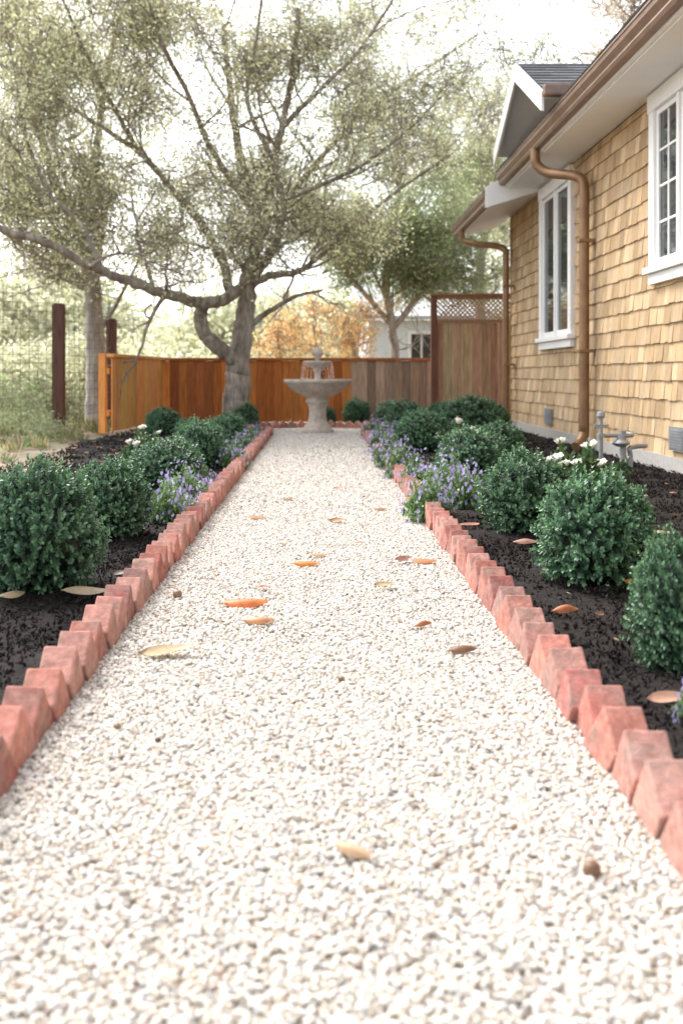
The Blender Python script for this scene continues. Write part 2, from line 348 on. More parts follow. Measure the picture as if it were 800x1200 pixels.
for a in [(196,620,74,56),(214,600,70,54),(232,585,52,40),(272,552,46,34),(258,545,44,30),(292,523,38,22),(283,532,38,26),(300,515,30,18),
          (503,614,70,62),(545,604,70,58),(524,590,76,60),(458,550,50,42),(448,532,44,34),(472,562,56,46),(438,516,32,28),(486,577,46,40),(812,862,46,50),(578,600,44,36),(455,518,40,28)]:
    put_cat(*a)
def rose(seed):
    r=np.random.default_rng(seed); lm=LM()
    for i in range(16):
        d_=unit(r.normal(size=3)*[1,1,.3]+[0,0,1.1]); L=r.uniform(.6,1.05); e=d_*L; lm.stem([0,0,0],e,.014,(.13,.17,.07))
        for k in range(26):
            t=r.uniform(.3,1); p=e*t; n_=4; pos=np.repeat(p[None],n_,0)+r.normal(0,.05,(n_,3)); lm.leaves(pos,r.normal(size=(n_,3)),r.normal(0,.4,(n_,3))+[0,0,1],r.uniform(.1,.17,n_),r.uniform(.06,.09,n_),np.array([.08,.15,.06])*r.uniform(.6,1.5),0,.1)
        if i%4==0:
            for ring,(cnt,rad,up) in enumerate([(7,.22,.5),(6,.18,1.0),(5,.12,1.8)]):
                a=np.linspace(0,2*math.pi,cnt,endpoint=False)+ring*.4; dr=np.stack([np.cos(a),np.sin(a)-.5,np.full(cnt,up)],1); nr=np.stack([-np.cos(a)*up,-np.sin(a)*up,np.ones(cnt)],1)
                lm.leaves(np.repeat(e[None],cnt,0)+[0,0,.03],dr,nr,rad,rad*.95,(.88,.86,.82),1,.12)
            lm.leaves(np.repeat(e[None],5,0)+[0,0,.06],r.normal(size=(5,3))+[0,0,1],r.normal(size=(5,3)),.05,.03,(.7,.5,.15),1,.1)
    return lm.mesh('rose_bush',[M_box,M_petal])
rsm=[rose(31),rose(32)]
for (px,base,wpx,hpx) in [(690,605,84,88),(668,590,60,70),(535,545,40,56),(170,555,44,52),(182,540,36,34)]:
    x,y=G(px,base); s=hpx/F*y; ob=link(bpy.data.objects.new('white_rose_bush',random.choice(rsm))); ob.location=(x,y,.03); ob.scale=(wpx/F*y*.7,wpx/F*y*.7,s); ob.rotation_euler=(0,0,random.uniform(0,6))

# ------------------------------------------------------------ fallen leaves
def fallen(lst):
    b=MB()
    for (px,py,wp,col,ang,curl) in lst:
        x,y=G(px,py); L=wp/F*y; Wd=L*.46; z0=.012 if XL<x<XR else .055
        nu,nv=11,7; vs=[]
        M=Matrix.Translation((x,y,z0))@Matrix.Rotation(ang,4,'Z')@Matrix.Rotation(random.uniform(.15,.4),4,'X')@Matrix.Rotation(random.uniform(-.08,.08),4,'Y')
        flip=random.random()<.5
        ph=random.uniform(0,6)
        for i in range(nu):
            t=i/(nu-1); wv=math.sin(math.pi*t**.85)**.75*Wd/2+.0008
            for j in range(nv):
                s=(j/(nv-1)-.5)*2; cz=curl*L*.16*((2*t-1)**2)+ (curl*Wd*.35*s*s*math.sin(math.pi*t))+.02*L*math.sin(ph+5*t+2*s)
                if flip: cz=curl*Wd*.35*(1-s*s)*math.sin(math.pi*t)+.02*L*math.sin(ph+5*t)
                vs.append(M@Vector(((t-.5)*L+.06*L*s*s,s*wv*(1-.2*curl)+.04*L*math.sin(3*t+ph),cz+.008)))
        fs=[(i*nv+j,(i+1)*nv+j,(i+1)*nv+j+1,i*nv+j+1) for i in range(nu-1) for j in range(nv-1)]
        b.add(vs,fs,tuple(c*random.uniform(.85,1.15) for c in col),0)
    return b.obj('fallen_leaves',[M_dry],smooth=True)
O=(.48,.17,.035);T=(.40,.25,.15);PK=(.40,.22,.16);Dk=(.16,.09,.06);B2=(.32,.13,.055)
lst=[(285,712,56,O,.1,.6),(302,733,40,(.46,.19,.08),-.1,.7),(356,665,32,O,.1,.5),(372,655,22,T,.5,.4),(395,614,22,B2,-.2,.4),(300,610,22,B2,.1,.3),(495,662,32,O,-.1,.4),(470,662,28,PK,.9,.7),(450,692,28,T,.2,.6),(193,773,62,T,.2,.45),(495,738,24,B2,.4,.9),(308,694,16,B2,.3,.3),
     (540,768,36,Dk,.1,.7),(330,642,14,T,1,.3),(412,1008,48,(.46,.31,.20),-.4,.9),(445,600,16,B2,.3,.3),(336,588,14,B2,.1,.3),(395,575,12,PK,.1,.3),(420,640,14,T,.5,.3),
     (745,703,36,O,.1,.4),(660,736,36,B2,.3,.9),(736,748,26,(.5,.27,.12),1.2,.9),(614,650,32,PK,.2,.5),(548,630,26,PK,.2,.5),(775,640,26,PK,-.3,.5),(700,742,20,Dk,1,.5),(780,850,50,T,.1,.5),(645,650,18,Dk,.4,.5),
     (98,712,54,(.42,.27,.17),.1,.5),(12,717,40,T,1.0,.6),(60,600,26,Dk,.2,.5),(30,660,24,T,.5,.4),(140,690,20,Dk,.3,.4),(75,572,20,T,.2,.4),(25,560,20,PK,.1,.4)]
for i in range(26):
    px=random.uniform(330,450); py=random.uniform(520,640); lst.append((px,py,random.uniform(3,7),random.choice([B2,T,PK,Dk]),random.uniform(0,3),.5))
for i in range(160):
    lst.append((random.uniform(-80,170),random.uniform(510,600),random.uniform(4,10),random.choice([B2,T,PK,T,Dk]),random.uniform(0,3),.6))
for i in range(26):
    lst.append((random.uniform(640,830),random.uniform(575,800),random.uniform(7,16),random.choice([B2,T,PK,Dk]),random.uniform(0,3),.6))
fallen(lst)
b=MB()
for (px,py,sp) in [(693,1030,12),(137,857,5),(602,975,5),(511,1020,5),(185,872,4),(208,702,6),(400,800,4),(640,930,4)]:
    x,y=G(px,py); r=sp/F*y
    pr=[(0.001,0)]+[(r*math.sin(math.pi*t)*(1+.1*math.sin(9*t)),r*(1-math.cos(math.pi*t))*.8) for t in np.linspace(.1,.9,7)]+[(0.001,r*1.6)]
    b.lathe(pr,10,(x,y,.003),random.choice([(.18,.10,.06),(.10,.07,.05),(.25,.17,.1)]))
b.obj('seed_pods',[M_dry],smooth=True)

# ------------------------------------------------------------ fountain
b=MB(); fc=(0,14.75,0)
b.lathe([(.001,0),(.235,0),(.235,.05),(.20,.065),(.195,.11),(.165,.13),(.14,.18),(.125,.27),(.125,.36),(.15,.43),(.175,.455),(.175,.485),(.15,.50),(.16,.52),(.25,.56),(.36,.62),(.44,.685),(.475,.73),(.50,.745),(.505,.77),(.50,.795),(.455,.795),(.44,.76),(.30,.70),(.001,.68)],48,fc)
b.lathe([(.09,.68),(.085,.72),(.055,.76),(.045,.84),(.05,.90),(.075,.93),(.06,.95),(.09,.97),(.16,1.0),(.205,1.035),(.215,1.05),(.205,1.065),(.17,1.05),(.05,1.035)],36,fc,flute=.0)
b.lathe([(.05,1.03),(.035,1.06),(.03,1.09),(.06,1.11),(.05,1.13),(.075,1.155),(.09,1.19),(.078,1.225),(.045,1.25),(.02,1.265),(.022,1.28),(.001,1.30)],24,fc)
fo=empty('garden_fountain'); b.obj('stone_tiers',[M_stone],fo,smooth=True)
b=MB(); b.lathe([(.001,0),(.45,0)],40,(fc[0],fc[1],.775)); b.lathe([(.001,0),(.19,0)],30,(fc[0],fc[1],1.057)); b.obj('water_surface',[M_water],fo)
b=MB()
for i in range(22):
    a=2*math.pi*i/22+random.uniform(-.1,.1); px_,py_=fc[0]+.215*math.cos(a),fc[1]+.215*math.sin(a)
    z=1.05; 
    while z>.79:
        l=random.uniform(.02,.05); r=random.uniform(.003,.0055); k=(1.05-z)*.12
        b.lathe([(.0005,0),(r,l*.3),(r*.7,l*.7),(.0005,l)],6,(px_+k*math.cos(a)+random.uniform(-.004,.004),py_+k*math.sin(a),z-l)); z-=l*random.uniform(1.1,1.6)
b.obj('water_drops',[M_water],fo,smooth=True)

# ------------------------------------------------------------ fences
def board_fence(name,p0,p1,h,colf,bw=.165,shadow=True,cap=True,hvar=0):
    b=MB(); a=V(p0);c=V(p1); L=(c-a).length; ang=math.atan2(c.y-a.y,c.x-a.x); M=Matrix.Translation(a)@Matrix.Rotation(ang,4,'Z'); t=0;i=0
    while t<L:
        wv=bw*random.uniform(.93,1.04); y0=-.045 if (i%2 or not shadow) else -.02
        if not shadow: y0+=random.uniform(-.004,.004)
        b.box(t,min(t+wv-.006,L),y0,y0+.02,.03,h-.05+random.uniform(-.006,.006),colf((a+(c-a)*(t/L)).x,i),0,M); t+=wv*(.93 if shadow else 1); i+=1
    for z in(.25,h-.3): b.box(0,L,.004,.045,z,z+.09,colf(a.x,1),0,M)
    t=0
    while t<=L+.01:
        b.box(t-.05,t+.05,.046,.146,0,h,colf(a.x,3),0,M); t+=2.0
    if cap: b.box(-.03,L+.03,-.08,.09,h-.048,h,tuple(x*1.1 for x in colf((a.x+c.x)/2,1)),0,M)
    return b.obj(name,[M_wood],bevel=.003)
def cf(x,i):
    k=random.uniform(.7,1.3)
    if x<.55: c=random.choice([(.62,.225,.06),(.54,.18,.05),(.68,.27,.075),(.40,.14,.05)])
    else: c=random.choice([(.40,.28,.20),(.35,.25,.19),(.44,.31,.21),(.29,.20,.15)])
    return tuple(v*k for v in c)
board_fence('wooden_fence',(-2.75,17.6,0),(2.05,17.6,0),1.16,cf)
board_fence('wooden_fence',(-3.05,14.6,0),(-2.75,17.6,0),1.17,lambda x,i:tuple(v*random.uniform(.9,1.25) for v in (.66,.31,.10)),shadow=False)
fz=2.18; Yt=16.9
b=MB(); t=2.0
while t<3.5:
    wv=random.uniform(.14,.165); c=random.choice([(.42,.28,.17),(.36,.235,.15),(.48,.33,.20)]); b.box(t,t+wv-.005,Yt,Yt+.022,.03,1.74,tuple(v*random.uniform(.85,1.2) for v in c)); t+=wv
cw=(.34,.20,.12)
b.box(1.92,2.02,Yt-.05,Yt+.06,0,2.2,(.17,.08,.055)); b.box(3.5,3.6,Yt-.05,Yt+.06,0,2.2,(.17,.08,.055))
b.box(2.02,3.5,Yt-.03,Yt+.05,1.745,1.80,cw); b.box(1.9,3.62,Yt-.06,Yt+.07,2.203,2.24,cw); b.box(2.02,3.5,Yt-.02,Yt+.04,2.15,2.20,cw)
for k in range(26):
    for sgn in(1,-1):
        x=2.02+k*.08; x0,z0=x,1.80; dz=.35; x1=x+sgn*dz
        if sgn<0: x0=x;x1=x-dz
        za,zb=1.80,2.15
        if x1>3.5: zb=1.80+(3.5-x0); x1=3.5
        if x1<2.02: zb=1.80+(x0-2.02); x1=2.02
        if x0>3.5: 
            if sgn>0: continue
            za=1.80+(x0-3.5); x0=3.5
            if za>=zb: continue
        if zb-za<.03: continue
        yy=Yt+(.0 if sgn>0 else .009); hw=.017
        vs=[(x0-hw,yy,za),(x0+hw,yy,za),(x1+hw,yy,zb),(x1-hw,yy,zb),(x0-hw,yy+.008,za),(x0+hw,yy+.008,za),(x1+hw,yy+.008,zb),(x1-hw,yy+.008,zb)]
        b.add(vs,[(0,1,2,3),(7,6,5,4),(0,4,5,1),(2,6,7,3),(1,5,6,2),(0,3,7,4)],(.44,.29,.19))
b.obj('lattice_top_fence',[M_wood],bevel=.002)
for (px,top,Y,wp) in((69,357,15.2,13),(131,375,16.5,11)):
    x=(px-372)/F*Y; r=wp/F*Y/2; z=H-(top-440)/F*Y; b=MB(); b.box(x-r,x+r,Y-r,Y+r,-.02,z,(.12,.065,.05)); b.box(x-r*.8,x+r*.8,Y-r*.8,Y+r*.8,z+.001,z+.02,(.16,.09,.07)); b.obj('fence_post',[M_wood],bevel=.01)
cu=bpy.data.curves.new('wire','CURVE'); cu.dimensions='3D'; cu.bevel_depth=.004; cu.bevel_resolution=0
def poly(cu,pts,rad=None):
    s=cu.splines.new('POLY'); s.points.add(len(pts)-1)
    for i,p in enumerate(pts): s.points[i].co=(*p,1); s.points[i].radius=rad[i] if rad else 1
pa=V((-8.0,12.5,0)); pb=V(((69-372)/F*15.2,15.2,0)); pc=V(((131-372)/F*16.5,16.5,0))
for (a,c_,hh) in((pa,pb,2.2),(pb,pc,2.0)):
    L=(c_-a).length
    for k in range(int(L/.13)+1):
        p=a.lerp(c_,min(1,k*.13/L)); poly(cu,[(p.x,p.y,0),(p.x+random.uniform(-.01,.01),p.y,hh*.5),(p.x+random.uniform(-.01,.01),p.y,hh)])
    for k in range(int(hh/.13)+1): 
        z=k*.13; poly(cu,[(a.x,a.y,z),((a.x+c_.x)/2,(a.y+c_.y)/2,z-.02),(c_.x,c_.y,z)])
cu.materials.append(M_wire); link(bpy.data.objects.new('wire_fence',cu))

# ------------------------------------------------------------ house
hs_=empty('shingled_house')
W=3.0; YE=15.5; YS=1.0; ZT=3.36
b=MB(); b.box(W+.03,9,YS,YE-.02,.0,ZT,(.3,.2,.1)); b.obj('wall_core',[M_shingle],hs_)
b=MB(); b.box(W-.005,9.01,YS-.01,YE+.01,-.02,.16); b.obj('foundation',[M_conc],hs_)
wins=[(7.55,8.92,1.80,3.33),(11.72,13.35,1.33,3.31)]
def shcol():
    c=random.choice([(.50,.35,.205),(.55,.395,.235),(.45,.31,.18),(.58,.43,.27),(.49,.36,.225),(.42,.295,.17),(.54,.375,.21)]); k=random.uniform(.84,1.14); return tuple(v*k for v in c)
b=MB()
def shingle(b,y0,y1,z0,z1,xw,th=.016):
    th*=random.uniform(.8,1.4)
    vs=[(xw,y0,z0),(xw,y1,z0),(xw,y1,z1),(xw,y0,z1),(xw-th-.006,y0,z0),(xw-th-.006,y1,z0),(xw-.006,y1,z1),(xw-.006,y0,z1)]
    b.add(vs,[(0,1,2,3),(4,7,6,5),(0,4,5,1),(3,2,6,7),(0,3,7,4),(1,5,6,2)],shcol())
z=.15;row=0;ex=.165
while z<ZT:
    y=YS+random.uniform(0,.1)
    while y<YE:
        wv=random.uniform(.07,.18); y1=min(y+wv-.005,YE); zz0=z-.004+random.uniform(-.006,.006); z1=min(z+ex+.02,ZT-.002)
        blk=any(y1>a+.04 and y<c_-.04 and z1>e+.04 and zz0<g-.03 for (a,c_,e,g) in wins)
        if not blk: shingle(b,y,y1,zz0,z1,W+.03)
        y+=wv
    z+=ex
b.obj('cedar_shingles',[M_shingle],hs_)
b=MB(); b.box(W-.004,W+.1,YE+.001,YE+.02,.16,ZT,(.5,.32,.15)); b.obj('corner',[M_shingle],hs_)
def window(y0,y1,z0,z1,cols,rows,nm,mid=False):
    b=MB(); t=.115; xo=W-.035
    b.box(xo,W+.05,y0-.02,y0+t,z0,z1); b.box(xo,W+.05,y1-t,y1+.02,z0,z1); b.box(xo-.01,W+.05,y0-.03,y1+.03,z1-t-.02,z1+.02)
    b.box(xo-.045,W+.05,y0-.06,y1+.06,z0-.045,z0+.012); b.box(xo-.004,W+.05,y0-.02,y1+.02,z0-.14,z0-.047)
    yi0,yi1,zi0,zi1=y0+t,y1-t,z0+.012,z1-t-.02
    sashes=[(yi0,yi1)] if not mid else [(yi0,(yi0+yi1)/2-.03),((yi0+yi1)/2+.03,yi1)]
    if mid: b.box(xo+.006,W+.05,(yi0+yi1)/2-.029,(yi0+yi1)/2+.029,zi0,zi1)
    for (a,c_) in sashes:
        s=.05; xs=W-.008
        b.box(xs,W+.04,a,a+s,zi0,zi1); b.box(xs,W+.04,c_-s,c_,zi0,zi1); b.box(xs,W+.04,a+s,c_-s,zi0,zi0+s+.02); b.box(xs,W+.04,a+s,c_-s,zi1-s,zi1)
        A,B_,C_,D_=a+s,c_-s,zi0+s+.02,zi1-s
        for i in range(1,cols): y=A+(B_-A)*i/cols; b.box(xs+.008,W+.03,y-.011,y+.011,C_,D_)
        for i in range(1,rows): z=C_+(D_-C_)*i/rows; b.box(xs+.011,W+.03,A,B_,z-.011,z+.011)
    b.obj(nm+'_frame',[M_white],hs_,bevel=.004)
    g=MB(); g.box(W+.012,W+.018,yi0,yi1,zi0,zi1); g.obj(nm+'_glass',[M_glass],hs_)
    return
window(*wins[0],2,4,'window',True); window(*wins[1],1,1,'window',True)
def tri_gutter(nm,x,y0,y1,z0,z1):
    prof=[(x+.11,z0),(x+.045,z0),(x+.03,z0+.03),(x+.035,z0+.05),(x+.0,z0+.10),(x-.004,z1-.02),(x-.012,z1-.018),(x-.012,z1),(x+.012,z1),(x+.012,z1-.02),(x+.11,z1-.03)]
    n=len(prof); vs=[(p[0],y0,p[1]) for p in prof]+[(p[0],y1,p[1]) for p in prof]
    fs=[(i,(i+1)%n,n+(i+1)%n,n+i) for i in range(n)]+[tuple(range(n))[::-1],tuple(range(n,2*n))]
    b=MB(); b.add(vs,fs); b.obj(nm,[M_copper],hs_)
tri_gutter('gutter',2.40,YS-.3,13.4,3.40,3.56)
tri_gutter('gutter',2.24,13.42,16.75,3.17,3.33)
b=MB(); b.box(2.512,2.55,YS-.3,13.36,3.38,3.545); b.box(2.551,W+.02,YS-.3,13.36,3.365,3.39)
b.box(2.352,2.39,13.43,16.7,3.15,3.315)
vs=[(2.39,13.43,3.16),(W+.02,13.43,3.34),(W+.02,16.7,3.34),(2.39,16.7,3.16),(2.39,13.43,3.19),(W+.02,13.43,3.37),(W+.02,16.7,3.37),(2.39,16.7,3.19)]
b.add(vs,[(3,2,1,0),(4,5,6,7),(0,1,5,4),(1,2,6,5),(2,3,7,6),(3,0,4,7)])
b.add([(2.25,13.37,3.10),(2.25,13.37,3.38),(3.1,13.37,3.86),(3.1,13.37,3.37),(2.25,13.40,3.10),(2.25,13.40,3.38),(3.1,13.40,3.86),(3.1,13.40,3.37)],[(0,1,2,3),(7,6,5,4),(0,4,5,1),(1,5,6,2),(2,6,7,3),(3,7,4,0)])
b.obj('fascia_and_soffit',[M_white],hs_,bevel=.002)
def roofslab(nm,x0,z0,x1,z1,y0,y1):
    b=MB(); L=math.hypot(x1-x0,z1-z0); n=int(L/.14); u=((x1-x0)/L,(z1-z0)/L); nrm=(-u[1],u[0])
    b.add([(x0,y0,z0-.03),(x1,y0,z1-.03),(x1,y1,z1-.03),(x0,y1,z0-.03),(x0,y0,z0),(x1,y0,z1),(x1,y1,z1),(x0,y1,z0)],[(3,2,1,0),(4,5,6,7),(0,1,5,4),(1,2,6,5),(2,3,7,6),(3,0,4,7)],(.07,.07,.075))
    for k in range(n):
        y=y0
        while y<y1:
            wv=random.uniform(.15,.32); yy=min(y+wv,y1); s0=k*.14-.01; s1=s0+.16; th=.008+random.uniform(0,.008)
            pt=lambda s,h:(x0+u[0]*s+nrm[0]*h,z0+u[1]*s+nrm[1]*h)
            a=pt(s0,.002);c_=pt(s1,.002);d_=pt(s1,.004);e=pt(s0,th+.004); g=random.uniform(.7,1.4); col=(.075*g,.075*g,.08*g)
            b.add([(a[0],y,a[1]),(c_[0],y,c_[1]),(d_[0],y,d_[1]),(e[0],y,e[1]),(a[0],yy,a[1]),(c_[0],yy,c_[1]),(d_[0],yy,d_[1]),(e[0],yy,e[1])],[(0,1,2,3),(7,6,5,4),(3,2,6,7),(0,3,7,4)],col); y=yy+.004
    return b.obj(nm,[M_roof],hs_)
roofslab('roof_main',2.40,3.575,6,5.6,YS-.3,13.36)
roofslab('roof_lower',2.26,3.345,6,5.2,13.42,16.75)
yr,zr,hwid,drop=11.4,4.42,1.36,.70
def slab_gable(sign):
    b=MB(); ye=yr+sign*hwid; ze=zr-drop; x0,x1=2.28,5.5
    L=math.hypot(hwid,drop); 
    b.add([(x0,yr,zr),(x1,yr,zr),(x1,ye,ze),(x0,ye,ze),(x0,yr,zr-.05),(x1,yr,zr-.05),(x1,ye,ze-.05),(x0,ye,ze-.05)],[(0,1,2,3),(7,6,5,4),(0,4,5,1),(1,5,6,2),(2,6,7,3),(3,7,4,0)],(.07,.07,.075))
    n=10
    for k in range(n):
        x=x0
        while x<x1:
            wv=random.uniform(.15,.32); xx=min(x+wv,x1); t0=k/n;t1=(k+1.1)/n
            f=lambda t:(yr+sign*hwid*(1-t),zr-drop*(1-t)); a=f(t0);c_=f(min(t1,1)); g=random.uniform(.6,1.5); th=.02
            b.add([(x,a[0],a[1]+th),(xx,a[0],a[1]+th),(xx,c_[0],c_[1]+.004),(x,c_[0],c_[1]+.004),(x,a[0],a[1]),(xx,a[0],a[1])],[(0,1,2,3),(4,5,1,0)],(.085*g,.085*g,.09*g)); x=xx+.004
    b.obj('gable_roof',[M_roof],hs_)
    b=MB(); w_=.20
    b.add([(2.25,yr,zr+.0),(2.25,ye,ze),(2.25,ye,ze-w_),(2.25,yr,zr-w_),(2.278,yr,zr+.0),(2.278,ye,ze),(2.278,ye,ze-w_),(2.278,yr,zr-w_)],[(0,1,2,3),(7,6,5,4),(0,4,5,1),(1,5,6,2),(2,6,7,3),(3,7,4,0)])
    b.add([(2.28,yr,zr-.052),(2.95,yr,zr-.052),(2.95,ye,ze-.052),(2.28,ye,ze-.052),(2.28,yr,zr-.075),(2.95,yr,zr-.075),(2.95,ye,ze-.075),(2.28,ye,ze-.075)],[(0,1,2,3),(7,6,5,4),(0,4,5,1),(1,5,6,2),(2,6,7,3),(3,7,4,0)])
    b.obj('gable_bargeboard',[M_white],hs_)
slab_gable(-1); slab_gable(1)
b=MB(); ye=yr-hwid; ze=zr-drop; b.box(2.26,5.4,ye-.10,ye+.0,ze-.07,ze+.05); b.obj('gable_gutter',[M_copper],hs_,bevel=.02)
b=MB(); b.add([(2.9,yr-hwid+.15,3.5),(2.9,yr+hwid-.15,3.5),(2.9,yr+hwid-.15,3.66),(2.9,yr,zr-.09),(2.9,yr-hwid+.15,3.66)],[(0,1,2,3,4)],(.5,.32,.14))
z=3.5
while z<4.3:
    hw=min(hwid-.2,(zr-.12-(z+ex))/drop*hwid) if z+ex>3.66 else hwid-.2
    if hw>.05:
        y=yr-hw
        while y<yr+hw:
            wv=random.uniform(.09,.2); shingle(b,y,min(y+wv-.004,yr+hw),z,z+ex,2.9); y+=wv
    z+=ex
b.obj('gable_shingles',[M_shingle],hs_)
def smooth(pts,n=6):
    out=[];P_=[pts[0]]+list(pts)+[pts[-1]]
    for i in range(1,len(P_)-2):
        a,b_,c_,d_=[Vector(P_[k]) for k in(i-1,i,i+1,i+2)]
        for k in range(n):
            t=k/n; out.append(.5*((2*b_)+(c_-a)*t+(2*a-5*b_+4*c_-d_)*t*t+(3*b_-a-3*c_+d_)*t**3))
    out.append(Vector(pts[-1])); return out
def pipe(nm,pts,r,mat,parent,n=5):
    c=bpy.data.curves.new(nm,'CURVE'); c.dimensions='3D'; c.bevel_depth=r; c.bevel_resolution=5; c.use_fill_caps=True; poly(c,smooth(pts,n)); c.materials.append(mat); return link(bpy.data.objects.new(nm,c),parent)
Yd=10.85; 
pipe('downspout',[(2.47,Yd+.45,3.42),(2.47,Yd+.45,3.3),(2.50,Yd+.44,3.22),(2.60,Yd+.35,3.13),(2.8,Yd+.1,3.05),(2.88,Yd+.02,2.99),(2.90,Yd,2.88),(2.90,Yd,2.6),(2.90,Yd,1.5),(2.90,Yd,.32),(2.895,Yd,.22),(2.85,Yd-.05,.13),(2.78,Yd-.12,.08)],.056,M_spout,hs_)
Yd=15.25
pipe('downspout',[(2.32,16.0,3.2),(2.32,16.0,3.08),(2.36,15.95,3.0),(2.5,15.75,2.93),(2.78,15.35,2.84),(2.87,Yd,2.76),(2.88,Yd,2.6),(2.88,Yd,1.5),(2.88,Yd,.3),(2.86,Yd-.05,.12)],.05,M_spout,hs_)
b=MB()
for yb,zb in((10.85,2.3),(10.85,1.1),(15.25,2.2),(15.25,1.0)): b.box(2.832,3.0,yb-.068,yb+.068,zb,zb+.035)
b.obj('downspout_straps',[M_spout],hs_,bevel=.003)
b=MB()
for (y0,y1) in((12.75,13.1),(8.1,8.45)):
    b.box(W-.025,W+.03,y0,y1,.22,.42)
    for k in range(7): b.box(W-.032,W-.025,y0+.03,y1-.03,.24+k*.024,.252+k*.024,(.1,.1,.1))
b.obj('foundation_vents',[M_metal],hs_)
ge=empty('gas_meter_pipes'); gx,gy=G(718,562)
pipe('riser',[(gx-.1,gy,0),(gx-.1,gy,.2),(gx-.1,gy,.52)],.017,M_metal,ge)
pipe('riser_2',[(gx+.08,gy,0),(gx+.08,gy,.16),(gx+.08,gy,.40)],.026,M_metal,ge)
pipe('cross_pipe',[(gx-.1,gy,.36),(gx,gy,.36),(gx+.16,gy+.02,.36),(gx+.2,gy+.3,.36)],.018,M_metal,ge)
pipe('house_pipe',[(gx+.14,gy,.05),(gx+.14,gy,.2),(gx+.14,gy,.26),(gx+.3,gy+.1,.27)],.02,M_metal,ge)
b=MB(); b.lathe([(.001,-.03),(.035,-.03),(.07,-.008),(.075,0),(.07,.008),(.035,.03),(.03,.06),(.001,.06)],20,(gx+.06,gy-.01,.30)); b.lathe([(.001,0),(.03,0),(.035,.02),(.03,.05),(.001,.06)],12,(gx-.1,gy,.50)); b.lathe([(.001,0),(.035,0),(.035,.03),(.001,.03)],8,(gx-.1,gy,.345)); b.box(gx-.16,gx-.04,gy-.012,gy+.012,.43,.45)
b.obj('regulator_and_valve',[M_metal],ge,smooth=False)

# ------------------------------------------------------------ leaf clusters
def cluster(seed,n,rad,leafL,leafW,col,var=.35,tw=10):
    r=np.random.default_rng(seed); lm=LM()
    for i in range(tw):
        e=unit(r.normal(size=3))*rad*r.uniform(.6,1); lm.stem([0,0,0],e,.0045,(.36,.32,.27))
    p=unit(r.normal(size=(n,3)))*(rad*r.uniform(.15,1,n)**.6)[:,None]*[1,1,.75]
    lm.leaves(p,r.normal(size=(n,3))+[0,0,-.2],r.normal(0,.6,(n,3))+[0,0,1],leafL*r.uniform(.7,1.25,n),leafW*r.uniform(.7,1.2,n),np.array(col)*r.uniform(1-var,1+var,n)[:,None],0,.1)
    return lm.mesh('leaf_cluster',[M_leaf])
C_oak=src_coll('oak_foliage',[cluster(s,30,.45,.046,.027,(.66,.67,.47),.25,7) for s in range(40,46)])
C_dark=src_coll('green_foliage',[cluster(s,55,.40,.055,.032,(.32,.39,.23)) for s in range(50,53)])
C_haze=src_coll('hazed_foliage',[cluster(s,55,.36,.075,.045,(.60,.61,.48),.25) for s in range(60,63)])  # leaf colour lightened to paint in aerial haze; no volume used
C_or=src_coll('autumn_foliage',[cluster(s,36,.30,.06,.04,(.82,.50,.27),.2) for s in range(70,72)])
C_red=src_coll('russet_foliage',[cluster(s,30,.32,.05,.03,(.60,.48,.40)) for s in range(80,82)])

class Tree:
    def __init__(s,seed): s.r=random.Random(seed); s.spl=[]; s.tips=[]
    def limb(s,pts,r0,r1,dens=2.2,sub=(.9,2.2),skip=.25,lvl=2,up=.35):
        sp=smooth(pts,7); n=len(sp); rad=[r0+(r1-r0)*(i/(n-1))**.8 for i in range(n)]
        sp=[p+Vector((s.r.uniform(-1,1),s.r.uniform(-1,1),s.r.uniform(-1,1)))*min(.02,rad[i]*.25) for i,p in enumerate(sp)]
        s.spl.append((sp,rad)); L=sum((sp[i+1]-sp[i]).length for i in range(n-1))
        for k in range(int(L*dens)):
            i=int(s.r.uniform(skip,1)*(n-1)); d=(sp[min(i+1,n-1)]-sp[max(i-1,0)]).normalized()
            dv=(Vector((s.r.gauss(0,1),s.r.gauss(0,1),s.r.gauss(0,1)+up)).normalized()+d*.6).normalized()
            s.grow(sp[i],dv,s.r.uniform(*sub),max(rad[i]*.45,.012),lvl)
    def grow(s,p,d,L,r,lvl):
        n=7; pts=[p.copy()];rad=[r]; q=p.copy();dd=d.copy()
        for i in range(n):
            dd=(dd+Vector((s.r.gauss(0,.22),s.r.gauss(0,.22),s.r.gauss(0,.2)+.03))).normalized(); q=q+dd*L/n; pts.append(q.copy()); rad.append(r*(1-.8*(i+1)/n))
        s.spl.append((pts,rad))
        if lvl>0:
            for k in range(s.r.randint(3,5)):
                i=s.r.randint(2,n); dv=(dd+Vector((s.r.gauss(0,.8),s.r.gauss(0,.8),s.r.gauss(0,.7)))).normalized(); s.grow(pts[i],dv,L*s.r.uniform(.4,.6),max(r*.45,.005),lvl-1)
        else: s.tips+= [pts[-1]]
        if lvl<=1: s.tips.append(pts[n//2+1])
    def build(s,name,bark,coll,ncl,sc=(.7,1.25),keep=None,extra=None):
        e=empty(name); cu=bpy.data.curves.new('branches','CURVE'); cu.dimensions='3D'; cu.bevel_depth=1; cu.bevel_resolution=2; cu.use_fill_caps=True
        for pts,rad in s.spl: poly(cu,pts,rad)
        cu.materials.append(bark); link(bpy.data.objects.new('trunk_and_branches',cu),e)
        t=s.tips if keep is None else [p for p in s.tips if keep(p)]
        print(name,'tips',len(t))
        if t and ncl:
            if len(t)>ncl: t=s.r.sample(t,ncl)
            A=np.array([tuple(p) for p in t]); A=A+rng.normal(0,.14,A.shape)
            if extra is not None: A=np.concatenate([A,extra])
            instancer('foliage',A,rrot(len(A)),rng.uniform(*sc,len(A)),coll,e)
        return e
T=Tree(5)
Q=lambda *a:P(*a)
